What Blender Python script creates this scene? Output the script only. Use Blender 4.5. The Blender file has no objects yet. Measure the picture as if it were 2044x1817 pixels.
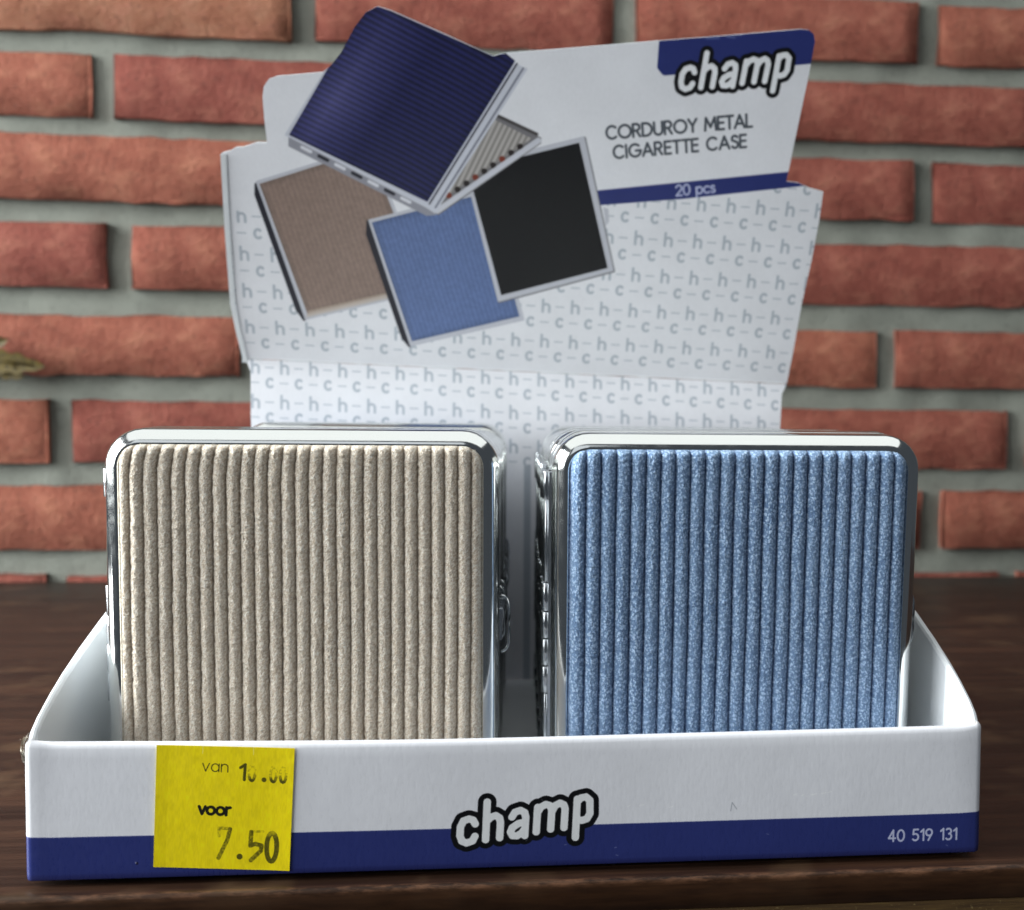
import bpy, bmesh, math, random
import numpy as np
from mathutils import Vector, Matrix

# ------------------------------------------------------------------ camera
S = 0.001                                   # everything below is measured in millimetres
sc = bpy.context.scene
F_PX, PX, PY, IW, IH = 2287.156, 1267.617, 927.79, 2044.0, 1816.7
CAM = (100.266, -243.436, 97.522)
YAW, PITCH, ROLL = 0.101, 0.04407, 0.00862
cam_data = bpy.data.cameras.new('camera')
cam = bpy.data.objects.new('camera', cam_data)
sc.collection.objects.link(cam)
fwd = Vector((math.sin(YAW) * math.cos(PITCH), math.cos(YAW) * math.cos(PITCH), -math.sin(PITCH)))
right0 = Vector((math.cos(YAW), -math.sin(YAW), 0))
up0 = right0.cross(fwd)
right = right0 * math.cos(ROLL) + up0 * math.sin(ROLL)
up = -right0 * math.sin(ROLL) + up0 * math.cos(ROLL)
m = Matrix((right, up, -fwd)).transposed().to_4x4()
m.translation = Vector(CAM) * S
cam.matrix_world = m
cam_data.sensor_fit = 'HORIZONTAL'
cam_data.sensor_width = 36.0
cam_data.lens = 36.0 * F_PX / IW
cam_data.shift_x = (IW / 2 - PX) / IW
cam_data.shift_y = (PY - IH / 2) / IW
cam_data.clip_start = 0.01
cam_data.clip_end = 50
cam_data.dof.use_dof = True
cam_data.dof.focus_distance = 0.262
cam_data.dof.aperture_fstop = 40.28 / 2.1
sc.camera = cam
sc.cycles.use_denoising = True
sc.cycles.max_bounces = 8
sc.view_settings.view_transform = 'Standard'
sc.view_settings.look = 'None'
sc.view_settings.exposure = 0.0

# ------------------------------------------------------------------ light
w = bpy.data.worlds.new('World'); sc.world = w; w.use_nodes = True
bg = w.node_tree.nodes['Background']
bg.inputs[0].default_value = (0.75, 0.86, 1.0, 1)
bg.inputs[1].default_value = 0.07

def area(name, loc, target, sx, sy, power, col):
    l = bpy.data.lights.new(name, 'AREA'); l.shape = 'RECTANGLE'
    l.size = sx; l.size_y = sy; l.energy = power; l.color = col
    o = bpy.data.objects.new(name, l); sc.collection.objects.link(o)
    o.location = loc
    o.rotation_euler = (Vector(target) - Vector(loc)).to_track_quat('-Z', 'Y').to_euler()
    return o
# the window far to the left, an added fill lamp behind and above the photographer, the pale ceiling
area('window_light', (-1.5, -0.18, 0.58), (0.1, -0.18, 0.33), 2.35, 1.1, 74, (0.95, 0.99, 1.0))
area('window_gap_light', (-1.48, -0.01, 0.62), (0.1, 0.0, 0.05), 0.2, 0.95, 46, (0.93, 0.99, 1.0))
area('front_fill_light', (-0.55, -2.0, 1.45), (0.15, 0.1, 0.05), 1.5, 1.1, 4, (0.90, 0.95, 1.0))
area('ceiling_light', (0.1, 0.0, 1.3), (0.1, 0.0, 0.0), 2.4, 1.9, 15.5, (0.97, 1.0, 0.98))

# ------------------------------------------------------------------ helpers
COL = sc.collection
def link(o, parent=None):
    COL.objects.link(o)
    if parent: o.parent = parent
    return o
def tag(o, label=None, cat=None, group=None, kind=None):
    if label: o['label'] = label
    if cat: o['category'] = cat
    if group: o['group'] = group
    if kind: o['kind'] = kind
    return o
def thing(name, label, cat, loc=(0, 0, 0), group=None):
    o = bpy.data.objects.new(name, None); o.empty_display_size = 0.01
    o.location = Vector(loc) * S
    link(o); return tag(o, label, cat, group)
def mesh(name, V, Fc, mat, smooth=True, uv=None):
    me = bpy.data.meshes.new(name)
    V = np.asarray(V, dtype=np.float64) * S
    me.from_pydata(V.tolist(), [], [tuple(int(i) for i in f) for f in Fc])
    if uv is not None:
        lay = me.uv_layers.new(name='UVMap')
        idx = np.empty(len(me.loops), dtype=np.int32); me.loops.foreach_get('vertex_index', idx)
        lay.data.foreach_set('uv', np.asarray(uv, dtype=np.float32)[idx].ravel())
    if smooth: me.polygons.foreach_set('use_smooth', [True] * len(me.polygons))
    for mm in (mat if isinstance(mat, (list, tuple)) else [mat]): me.materials.append(mm)
    me.update(); return me
def obj(name, me, parent=None, loc=None, rot=None):
    o = bpy.data.objects.new(name, me)
    if loc is not None: o.location = Vector(loc) * S
    if rot is not None: o.rotation_euler = rot
    return link(o, parent)
def grid_faces(nu, nv, wrap=False, off=0):
    """vertex (i,j) -> i*nv+j ; wrap in j"""
    i = np.arange(nu - 1)[:, None]; j = np.arange(nv if wrap else nv - 1)[None, :]
    j2 = (j + 1) % nv
    a = i * nv + j; b = i * nv + j2; c = (i + 1) * nv + j2; d = (i + 1) * nv + j
    return (np.stack([a, b, c, d], -1).reshape(-1, 4) + off)
_lat = {}
def vnoise(x, y, seed=0):
    """smooth value noise in -1..1 on numpy arrays"""
    if seed not in _lat: _lat[seed] = np.random.RandomState(seed).uniform(-1, 1, (256, 256))
    T = _lat[seed]
    xi = np.floor(x).astype(int); yi = np.floor(y).astype(int)
    fx = x - xi; fy = y - yi
    fx = fx * fx * (3 - 2 * fx); fy = fy * fy * (3 - 2 * fy)
    g = lambda a, b: T[a & 255, b & 255]
    return (g(xi, yi) * (1 - fx) + g(xi + 1, yi) * fx) * (1 - fy) + (g(xi, yi + 1) * (1 - fx) + g(xi + 1, yi + 1) * fx) * fy
def box(name, a, b, mat, parent=None, bev=0.0):
    bm = bmesh.new()
    bmesh.ops.create_cube(bm, size=1)
    for v in bm.verts:
        v.co = Vector([(a[k] + b[k]) / 2 + v.co[k] * (b[k] - a[k]) for k in range(3)])
    if bev: bmesh.ops.bevel(bm, geom=bm.edges[:], offset=bev, segments=2, affect='EDGES', profile=0.6)
    for v in bm.verts: v.co *= S
    me = bpy.data.meshes.new(name); bm.to_mesh(me); bm.free(); me.materials.append(mat)
    return obj(name, me, parent)
def tube_mesh(name, pts, r, mat, n=10, closed=False):
    P = [Vector(p) for p in pts]; V = []; N = len(P)
    for i, p in enumerate(P):
        a = P[(i - 1) % N] if (closed or i) else p; b = P[(i + 1) % N] if (closed or i < N - 1) else p
        t = (b - a).normalized(); q = t.to_track_quat('Z', 'Y')
        for k in range(n):
            an = 2 * math.pi * k / n
            V.append(p + q @ Vector((math.cos(an) * r, math.sin(an) * r, 0)))
    Fc = [list(f) for f in grid_faces(N, n, True)]
    if not closed: Fc += [list(range(n))[::-1], [(N - 1) * n + k for k in range(n)]]
    else: Fc += [[(N - 1) * n + k, (N - 1) * n + (k + 1) % n, (k + 1) % n, k] for k in range(n)]
    return mesh(name, V, Fc, mat)

# ------------------------------------------------------------------ materials
class NT:
    def __init__(s, name):
        s.m = bpy.data.materials.new(name); s.m.use_nodes = True
        s.t = s.m.node_tree; s.b = s.t.nodes['Principled BSDF']
        tc = s.t.nodes.new('ShaderNodeTexCoord')
        mp = s.t.nodes.new('ShaderNodeVectorMath'); mp.operation = 'SCALE'; mp.inputs['Scale'].default_value = 1000
        s.t.links.new(tc.outputs['Object'], mp.inputs[0]); s.mm = mp.outputs[0]; s.tc = tc
    def set(s, **k):
        for a, v in k.items():
            a = a.replace('_', ' ')
            inp = s.b.inputs[a]
            if hasattr(v, 'links') or hasattr(v, 'is_output'): s.t.links.new(v, inp)
            elif isinstance(v, (tuple, list)): inp.default_value = (*v, 1) if len(v) == 3 and inp.type == 'RGBA' else v
            else: inp.default_value = v
        return s
    def n(s, typ, ins=(), **props):
        nd = s.t.nodes.new(typ)
        for k, v in props.items(): setattr(nd, k, v)
        for k, v in dict(ins).items():
            i = nd.inputs[k]
            if hasattr(v, 'is_output'): s.t.links.new(v, i)
            else: i.default_value = v
        return nd
    def scale(s, x, y, z, vec=None):
        return s.n('ShaderNodeVectorMath', {0: vec or s.mm, 1: (x, y, z)}, operation='MULTIPLY').outputs[0]
    def noise(s, scale, vec=None, detail=3, rough=.55, dist=0):
        return s.n('ShaderNodeTexNoise', {'Vector': vec or s.mm, 'Scale': scale, 'Detail': detail, 'Roughness': rough, 'Distortion': dist}).outputs[0]
    def ramp(s, f, stops):
        r = s.n('ShaderNodeValToRGB', {0: f}); e = r.color_ramp.elements
        while len(e) < len(stops): e.new(0.5)
        for i, (p, c) in enumerate(stops):
            e[i].position = p; e[i].color = (*c, 1) if len(c) == 3 else c
        return r.outputs[0]
    def mix(s, f, a, b, mode='MIX'):
        nd = s.n('ShaderNodeMix', data_type='RGBA', blend_type=mode)
        for k, v in ((0, f), (6, a), (7, b)):
            if hasattr(v, 'is_output'): s.t.links.new(v, nd.inputs[k])
            else: nd.inputs[k].default_value = (*v, 1) if isinstance(v, tuple) and len(v) == 3 else v
        return nd.outputs[2]
    def math(s, op, a, b=0.5, c=None):
        d = {0: a, 1: b}
        if c is not None: d[2] = c
        return s.n('ShaderNodeMath', d, operation=op).outputs[0]
    def bump(s, h, dist_mm, strength=1.0):
        return s.n('ShaderNodeBump', {'Height': h, 'Distance': dist_mm * S, 'Strength': strength}).outputs[0]
def g3(v): return (v, v, v)

# chrome
c = NT('chrome')
sm = c.noise(0.25, detail=4)
c.set(Base_Color=(0.80, 0.815, 0.80), Metallic=1.0, Roughness=c.ramp(sm, [(.35, g3(.09)), (.75, g3(.18))]),
      Normal=c.bump(c.noise(0.12, detail=2), 0.08, 0.3))
CHROME = c.m
c = NT('chrome_hinge'); c.set(Base_Color=(0.66, 0.68, 0.70), Metallic=1.0, Roughness=0.22); HINGE = c.m
c = NT('dark_lining'); c.set(Base_Color=(0.02, 0.02, 0.022), Roughness=0.7); LINING = c.m

def fabric(name, lo, mid, hi, shaded_ground, rough_bump):
    c = NT(name)
    v = c.scale(1.0, 1.0, 0.75)
    if name.startswith('blue'):
        wv = c.n('ShaderNodeVectorMath', {0: c.mm, 1: c.n('ShaderNodeTexNoise', {'Vector': c.mm, 'Scale': 1.3, 'Detail': 2}).outputs['Color']}, operation='ADD').outputs[0]
        vo = c.n('ShaderNodeTexVoronoi', {'Vector': c.scale(1.0, .5, .8, wv), 'Scale': 1.75}, feature='F1').outputs['Distance']
        n1 = c.math('ADD', c.math('MULTIPLY', c.math('SUBTRACT', 1.0, vo), .62), c.math('MULTIPLY', c.noise(3.6, v, 1, .6), .26))
    else:
        rt = c.n('ShaderNodeVectorRotate', {'Vector': c.mm, 'Axis': (0, 1, 0), 'Angle': math.radians(-38)}, rotation_type='AXIS_ANGLE').outputs[0]
        n1 = c.math('ADD', c.math('MULTIPLY', c.noise(1.0, c.scale(3.4, 1, 1.35, rt), 2, .7), .7), c.math('MULTIPLY', c.noise(4.2, v, 1, .6), .3))
    n2 = c.noise(0.10, None, 3, .5); n3 = c.noise(4.5, v, 2, .6)
    col = c.ramp(n1, [(.38, lo), (.50, mid), (.63, hi)] if name.startswith('blue') else [(.42, lo), (.50, mid), (.57, hi)])
    col = c.mix(c.ramp(n2, [(.35, g3(0)), (.7, g3(.35))]), col, mid)
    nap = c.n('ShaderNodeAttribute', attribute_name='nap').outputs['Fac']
    col = c.mix(c.ramp(nap, [(.15, g3(0)), (.72, g3(1))]), shaded_ground, col)  # grooves painted darker by cord height: base weave plus the shade between cords
    c.set(Base_Color=col, Roughness=0.95, Sheen_Weight=0.6, Sheen_Roughness=0.4, Sheen_Tint=(*hi, 1), Specular_IOR_Level=0.15,
          Normal=c.bump(c.math('ADD', n1, n3), rough_bump, 0.9))
    return c.m
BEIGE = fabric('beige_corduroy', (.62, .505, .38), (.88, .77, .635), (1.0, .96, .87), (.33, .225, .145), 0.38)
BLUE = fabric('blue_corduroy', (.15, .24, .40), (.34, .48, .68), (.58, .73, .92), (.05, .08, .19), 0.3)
DARKF = fabric('black_corduroy', (.012, .012, .014), (.02, .02, .024), (.04, .04, .05), (.008, .008, .01), 0.3)
NAVYF = fabric('navy_corduroy', (.012, .015, .06), (.02, .025, .09), (.04, .05, .15), (.008, .01, .04), 0.3)

# plain white card (inside and cut edges)
c = NT('white_card')
f1 = c.noise(0.05, None, 3); f2 = c.noise(2.5, None, 2)
c.set(Base_Color=c.mix(c.ramp(f1, [(.3, g3(0)), (.8, g3(1))]), (.74, .765, .79), (.80, .82, .835)), Roughness=0.42,
      Specular_IOR_Level=0.4, Normal=c.bump(c.math('ADD', f2, c.math('MULTIPLY', f1, 6.0)), 0.06, 0.5))
CARD = c.m
c = NT('torn_paper'); c.set(Base_Color=(.74, .68, .58), Roughness=0.95, Normal=c.bump(c.noise(3.0), 0.3, 1)); TORN = c.m

def print_mat(name, img, rough=0.33, wob=0.08, spec=0.45, coat=0.0):
    c = NT(name)
    uv = c.n('ShaderNodeUVMap').outputs[0]
    t = c.n('ShaderNodeTexImage', {0: uv}, interpolation='Cubic', extension='EXTEND'); t.image = img
    col = t.outputs[0]
    f1 = c.noise(0.06, None, 3); f2 = c.noise(1.3, c.scale(1, 1, .35), 3)
    tint = c.ramp(c.math('ADD', c.math('MULTIPLY', f2, .4), c.math('MULTIPLY', f1, .6)), [(.35, g3(.93)), (.65, g3(1.0))])
    wob *= .55
    c.set(Base_Color=c.mix(1.0, col, tint, 'MULTIPLY'), Roughness=c.ramp(f2, [(.3, g3(rough - .06)), (.7, g3(rough + .08))]),
          Specular_IOR_Level=spec, Coat_Weight=coat, Coat_Roughness=.15,
          Normal=c.bump(c.math('ADD', c.math('MULTIPLY', f1, 5.0), f2), wob, 0.6))
    return c.m

# ------------------------------------------------------------------ flat print, drawn as distance fields
def srgb(r, g, b): return np.array([r, g, b], dtype=np.float32) / 255.0
class Canvas:
    def __init__(s, x0, y0, x1, y1, ppm, bgc):
        s.x0, s.y0, s.ppm = x0, y0, ppm
        s.w = int((x1 - x0) * ppm); s.h = int((y1 - y0) * ppm); s.x1 = x1; s.y1 = y1
        s.a = np.empty((s.h, s.w, 3), dtype=np.float32); s.a[:] = bgc
    def win(s, xa, ya, xb, yb):
        i0 = max(0, int((xa - s.x0) * s.ppm)); i1 = min(s.w, int((xb - s.x0) * s.ppm) + 1)
        j0 = max(0, int((ya - s.y0) * s.ppm)); j1 = min(s.h, int((yb - s.y0) * s.ppm) + 1)
        if i1 <= i0 or j1 <= j0: return None
        X, Y = np.meshgrid(s.x0 + (np.arange(i0, i1) + .5) / s.ppm, s.y0 + (np.arange(j0, j1) + .5) / s.ppm)
        return (slice(j0, j1), slice(i0, i1)), X, Y
    def paint(s, sl, alpha, colr):
        alpha = alpha[..., None]
        s.a[sl] = s.a[sl] * (1 - alpha) + np.asarray(colr, dtype=np.float32) * alpha
    def cov(s, d, soft=0.0):
        return np.clip(0.5 - d * s.ppm / (1 + soft * s.ppm), 0, 1)
    def strokes(s, polys, hw, colr, op=1.0, soft=0.0, mod=None):
        P = np.array([p for pl in polys for p in pl]); e = hw + 1 + soft
        wn = s.win(P[:, 0].min() - e, P[:, 1].min() - e, P[:, 0].max() + e, P[:, 1].max() + e)
        if wn is None: return
        sl, X, Y = wn; D = np.full(X.shape, 1e9)
        for pl in polys:
            if len(pl) == 1: pl = [pl[0], (pl[0][0] + 1e-3, pl[0][1])]
            for (ax, ay), (bx, by) in zip(pl[:-1], pl[1:]):
                dx, dy = bx - ax, by - ay; q = dx * dx + dy * dy + 1e-12
                t = np.clip(((X - ax) * dx + (Y - ay) * dy) / q, 0, 1)
                D = np.minimum(D, np.hypot(X - ax - t * dx, Y - ay - t * dy))
        al = s.cov(D - hw, soft) * op
        if mod is not None: al = al * mod(X, Y)
        s.paint(sl, al, colr)
    def poly(s, pts, colr, r=0.0, op=1.0, soft=0.0, shade=None):
        P = np.array(pts, float); e = 1 + soft + abs(r)
        wn = s.win(P[:, 0].min() - e, P[:, 1].min() - e, P[:, 0].max() + e, P[:, 1].max() + e)
        if wn is None: return
        sl, X, Y = wn
        D = np.full(X.shape, 1e9); sg = np.ones(X.shape)
        N = len(P)
        for i in range(N):
            a = P[i]; b = P[i - 1]; ex, ey = b - a
            wx, wy = X - a[0], Y - a[1]
            t = np.clip((wx * ex + wy * ey) / (ex * ex + ey * ey + 1e-12), 0, 1)
            D = np.minimum(D, np.hypot(wx - ex * t, wy - ey * t))
            c1 = Y >= a[1]; c2 = Y < b[1]; c3 = ex * wy > ey * wx
            sg = np.where((c1 & c2 & c3) | (~c1 & ~c2 & ~c3), -sg, sg)
        al = s.cov(D * sg - r, soft) * op
        cc = shade(X, Y, -D * sg) if shade else np.asarray(colr, dtype=np.float32)
        s.paint(sl, al, cc)
    def image(s, name):
        im = bpy.data.images.new(name, s.w, s.h)
        px = np.ones((s.h, s.w, 4), dtype=np.float32); px[..., :3] = np.clip(s.a, 0, 1)
        im.pixels.foreach_set(px.ravel()); im.update(); im.pack(); return im

def arc(cx, cy, rx, ry, a0, a1, n=14):
    return [(cx + rx * math.cos(math.radians(a0 + (a1 - a0) * i / n)), cy + ry * math.sin(math.radians(a0 + (a1 - a0) * i / n))) for i in range(n + 1)]
GL = {
 'C': (.84, [arc(.46, .5, .46, .5, 48, 312)]), 'O': (1.02, [arc(.5, .5, .5, .5, 0, 360, 24)]),
 'R': (.62, [[(0, 0), (0, 1)] + arc(.27, .74, .27, .26, 90, -90) + [(0, .48)], [(.27, .48), (.56, 0)]]),
 'D': (.80, [[(0, 0), (0, 1), (.24, 1)] + arc(.26, .5, .5, .5, 90, -90) + [(0, 0)]]),
 'U': (.70, [[(0, 1), (0, .33)] + arc(.33, .33, .33, .33, 180, 360) + [(.66, 1)]]),
 'Y': (.66, [[(0, 1), (.33, .48), (.66, 1)], [(.33, .48), (.33, 0)]]),
 'M': (.92, [[(0, 0), (.10, 1), (.46, .25), (.82, 1), (.92, 0)]]),
 'E': (.48, [[(.48, 0), (0, 0), (0, 1), (.48, 1)], [(0, .52), (.44, .52)]]),
 'T': (.58, [[(0, 1), (.6, 1)], [(.3, 1), (.3, 0)]]),
 'A': (.80, [[(0, 0), (.4, 1), (.8, 0)], [(.14, .33), (.66, .33)]]),
 'L': (.44, [[(0, 1), (0, 0), (.44, 0)]]), 'I': (.04, [[(0, 0), (0, 1)]]),
 'G': (.92, [arc(.48, .5, .48, .5, 48, 350) + [(.95, .48), (.55, .48)]]),
 'S': (.50, [arc(.26, .75, .23, .24, 30, 210) + arc(.27, .26, .25, .26, 60, -150)]),
 ' ': (.36, []),
 '0': (.60, [arc(.3, .5, .3, .5, 0, 360, 20)]),
 '1': (.26, [[(0, .78), (.24, 1), (.24, 0)]]),
 '2': (.58, [arc(.28, .70, .27, .29, 165, -25) + [(0, 0), (.56, 0)]]),
 '3': (.52, [arc(.24, .75, .24, .24, 140, -80) + arc(.24, .27, .27, .27, 80, -140)]),
 '4': (.60, [[(.42, 0), (.42, 1), (0, .27), (.60, .27)]]),
 '5': (.54, [[(.50, 1), (.10, 1), (.05, .56)] + arc(.24, .31, .28, .30, 125, -140)]),
 '7': (.52, [[(0, .8), (0, 1), (.5, 1), (.14, 0)]]),
 '9': (.58, [arc(.28, .70, .28, .29, 0, 360, 18), [(.55, .62), (.22, 0)]]),
 '.': (.16, [[(.08, .03)]]),
 'p': (.58, [[(0, .64), (0, -.30)], arc(.29, .32, .28, .32, 0, 360, 18)]),
 'c': (.54, [arc(.31, .32, .30, .32, 48, 312)]),
 's': (.40, [arc(.19, .49, .16, .15, 30, 220, 8) + arc(.19, .16, .18, .16, 60, -150, 8)]),
 'v': (.52, [[(0, .64), (.26, 0), (.52, .64)]]),
 'a': (.62, [arc(.31, .32, .30, .32, 0, 360, 18), [(.61, .64), (.61, 0)]]),
 'n': (.52, [[(0, 0), (0, .64)], arc(.26, .37, .26, .27, 180, 0) + [(.52, 0)]]),
 'o': (.66, [arc(.32, .32, .32, .32, 0, 360, 18)]),
 'r': (.30, [[(0, 0), (0, .64)], arc(.26, .37, .26, .27, 180, 75, 8)]),
}
def text(cv, st, x, y, h, wt, colr, ang=0.0, gap=.2, sx=1.0, total=None, **k):
    if total:
        nat = sum(GL[ch][0] * sx for ch in st); gap = (total / h - nat) / max(1, len(st) - 1)
    ca, sa = math.cos(ang), math.sin(ang); polys = []; cx = 0
    for ch in st:
        adv, ps = GL[ch]
        for p in ps: polys.append([(x + (cx + a * sx) * h * ca - b * h * sa, y + (cx + a * sx) * h * sa + b * h * ca) for a, b in p])
        cx += adv * sx + gap
    cv.strokes(polys, wt / 2, colr, **k)

WHITE = srgb(234, 234, 239); NAVY = srgb(43, 52, 114); INK = srgb(10, 10, 13); GREYTX = srgb(70, 76, 84)

# ---- header card print : u to the right along the fold, v up; v<0 is the rear panel under the fold
BU0, BV0, BU1, BV1 = -6.0, -34.0, 204.0, 124.0
cv = Canvas(BU0, BV0, BU1, BV1, 7.0, WHITE)
PAT = srgb(180, 187, 196)
def pat_h(x, y, s=1.0):
    st = [[(x - 1.15, y - 2.1), (x - 1.15, y + 2.3)], [(x - 1.15, y - .2)] + arc(x, y - .25, 1.12, 1.0, 160, 0, 8) + [(x + 1.12, y - 2.1)]]
    cv.strokes(st, .44, PAT)
    cv.strokes([[(x + 3.4, y - .1), (x + 6.2, y - .1)]], .2, PAT)
def pat_c(x, y):
    cv.strokes([arc(x, y, 1.15, 1.5, 50, 310, 10)], .46, PAT)
    cv.strokes([[(x + 3.4, y), (x + 6.2, y)]], .2, PAT)
for k in range(0, 6):
    for j in range(-1, 20): pat_h(2.9 + 10.2 * j, 11.8 + 13.0 * k)
    for j in range(-1, 20): pat_c(7.9 + 10.2 * j, 5.9 + 13.0 * k)
for k in range(0, 3):
    for j in range(-1, 20): pat_h(3.9 + 10.05 * j, -2.8 - 12.2 * k)
    for j in range(-1, 20): pat_c(8.9 + 10.05 * j, -8.3 - 12.2 * k)
# the plain pale field above the pattern
def ubar(u): return 66.4 + (u - 121.2) * (76.4 - 66.4) / (183.9 - 121.2)
cv.poly([(-6, 52.5), (14, 52), (60, 56), (116, 63.0), (123, 61.6), (149.3, 65.2), (188.0, 71.9), (206, 75), (206, 124), (-6, 124)], WHITE)
cv.poly([(100, 58.0), (123.2, 61.6), (149.3, 65.2), (192.0, 72.4), (190, 76.9), (183.9, 76.4), (121.2, 66.4), (100, 62.6)], NAVY)
text(cv, '20 pcs', 147.0, 66.1, 3.5, .62, srgb(190, 194, 224), ang=.157, total=13.2)
cv.poly([(138.3, 126), (138.4, 107.2), (139.7, 105.9), (182.1, 112.0), (190, 113.2), (190, 126)], NAVY, r=1.4)
text(cv, 'CORDUROY METAL', 122.4, 83.3, 4.0, .78, GREYTX, ang=.148, total=48.0)
text(cv, 'CIGARETTE CASE', 125.2, 77.2, 4.0, .78, GREYTX, ang=.148, total=44.0)
LOGO_H = {'c': [(149.2, 106.1), (148.7, 107.2), (147.7, 107.5), (146.2, 106.9), (145.3, 105.3), (145.1, 102.8), (145.5, 101.3), (146.7, 100.7), (148.2, 101.3), (148.9, 102.6)], 'h1': [(152.6, 112.2), (151.7, 101.6)], 'h2': [(152.1, 106.6), (153.3, 108.0), (154.6, 108.4), (155.6, 107.7), (155.8, 106.4), (155.4, 102.1)], 'a1': [(158.8, 107.9), (159.7, 109.3), (161.1, 109.8), (162.2, 109.2), (162.4, 107.9), (162.0, 102.7)], 'a2': [(162.3, 106.6), (160.4, 106.1), (158.8, 105.0), (158.3, 103.8), (158.8, 102.7), (160.0, 102.7), (161.2, 103.5), (162.1, 104.8)], 'm1': [(165.6, 110.6), (165.0, 103.8)], 'm2': [(165.4, 109.1), (166.5, 110.7), (167.8, 111.4), (168.9, 111.1), (169.3, 110.0), (168.8, 104.5)], 'm3': [(169.2, 109.3), (170.2, 111.1), (171.5, 111.8), (172.4, 111.3), (172.8, 110.2), (172.3, 104.9)], 'p1': [(176.0, 112.9), (175.3, 102.1)], 'p2': [(175.9, 112.0), (177.0, 113.2), (178.3, 113.4), (179.3, 112.5), (179.2, 108.8), (178.4, 107.4), (177.1, 106.9), (175.6, 107.2)]}
L = list(LOGO_H.values())
cv.strokes(L, 2.25, INK); cv.strokes(L, .94, srgb(240, 241, 244))
# printed pictures of four cases
def quad_axes(A, B, D):
    A = np.array(A, float); ex = np.array(B) - A; ey = np.array(D) - A
    Mi = np.linalg.inv(np.array([ex, ey]).T)
    return lambda X, Y: (Mi[0, 0] * (X - A[0]) + Mi[0, 1] * (Y - A[1]), Mi[1, 0] * (X - A[0]) + Mi[1, 1] * (Y - A[1]))
def cord_shade(ax, base, n, amp, along='s', wash=0.0, curve=0.0):
    base = np.asarray(base, np.float32)
    def f(X, Y, d):
        s_, t_ = ax(X, Y)
        a = (s_ if along == 's' else t_) * n
        if curve: a = a + curve * np.clip(s_ - .55, 0, 1) ** 2
        k = 1 + amp * np.cos(2 * math.pi * a) + .05 * vnoise(X * 1.3, Y * 1.3, 5)
        k = k * (.86 + .14 * np.clip(d / 2.0, 0, 1))
        c_ = base * k[..., None]
        if wash: c_ = c_ + np.asarray([.2, .19, .21]) * (wash * np.clip(1 - np.abs(s_ - .1) * 3.2, 0, 1) * np.clip(1 - abs(t_ - .35), 0, 1))[..., None]
        return c_.astype(np.float32)
    return f
SIL = srgb(196, 197, 206); DK = srgb(38, 38, 48)
# taupe case
T = [(8.6, 62.3), (46, 76.2), (63, 28.0), (22.0, 15.6)]
cv.poly([(8.3, 61.5), (8.0, 58), (19.2, 18.8), (21.5, 15.3), (24, 20), (12, 60)], DK, r=.4)
cv.poly(T, SIL, r=.3); ax = quad_axes(T[3], T[2], T[0])
cv.poly([(9.6, 61.6), (45, 74.9), (62, 29.6), (22.8, 17.6)], 0, r=.1, shade=cord_shade(ax, srgb(142, 121, 111), 26, .035))
cv.poly([(22.4, 16.4), (62, 28.2), (62, 30.2), (23, 18.6)], srgb(196, 180, 166), op=.8, soft=.8)
# light blue case
T = [(44.6, 51.6), (84, 64.3), (97.2, 19.4), (57.9, 7.7)]
cv.poly([(44.2, 51.4), (43.8, 47), (55.2, 10.2), (57.5, 7.4), (60, 11), (48, 49)], DK, r=.4)
cv.poly(T, SIL, r=.3); ax = quad_axes(T[3], T[2], T[0])
cv.poly([(45.6, 50.9), (83, 63), (95.6, 20.6), (58.4, 9.4)], 0, r=.1, shade=cord_shade(ax, srgb(96, 116, 162), 26, .05))
# black case
T = [(76.0, 71.6), (114.7, 83.4), (127.3, 39.0), (88.3, 25.8)]
cv.poly([(a + .3, b - .25) for a, b in T], srgb(120, 120, 126), r=.5)
cv.poly(T, SIL, r=.3)
cv.poly([(77.4, 70.3), (113.2, 81.3), (125.2, 39.9), (89.3, 28.2)], srgb(15, 15, 18), r=.2)
cv.poly([(122.6, 60.8), (124.4, 60.2), (124.9, 56), (123.9, 54.4)], SIL)
# open lower lid of the navy case
cv.poly([(84.0, 88.8), (100.6, 82.2), (100.6, 80.7), (67.5, 55.0), (63.8, 59)], srgb(120, 118, 122), r=.3)
def lid(X, Y, d):
    ax = quad_axes((66.7, 57), (98.5, 81.5), (80, 86)); s_, t_ = ax(X, Y)
    k = .82 + .14 * np.cos(s_ * 2 * math.pi * 11)
    return (np.asarray(srgb(196, 190, 186)) * k[..., None]).astype(np.float32)
cv.poly([(85.5, 87.2), (97.8, 81.9), (69.0, 60.2)], 0, shade=lid)
for i in range(9):
    t = i / 9; cv.strokes([[(71 + 26 * t, 61.6 + 19.6 * t)]], 1.0, srgb(34, 26, 26) if i % 3 else srgb(120, 50, 34))
cv.strokes([[(100.0, 81.4), (67.2, 56.2)]], .95, srgb(206, 207, 216))
cv.strokes([[(99.4, 83.4), (86.6, 88.4)]], .5, srgb(70, 66, 66))
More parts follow.
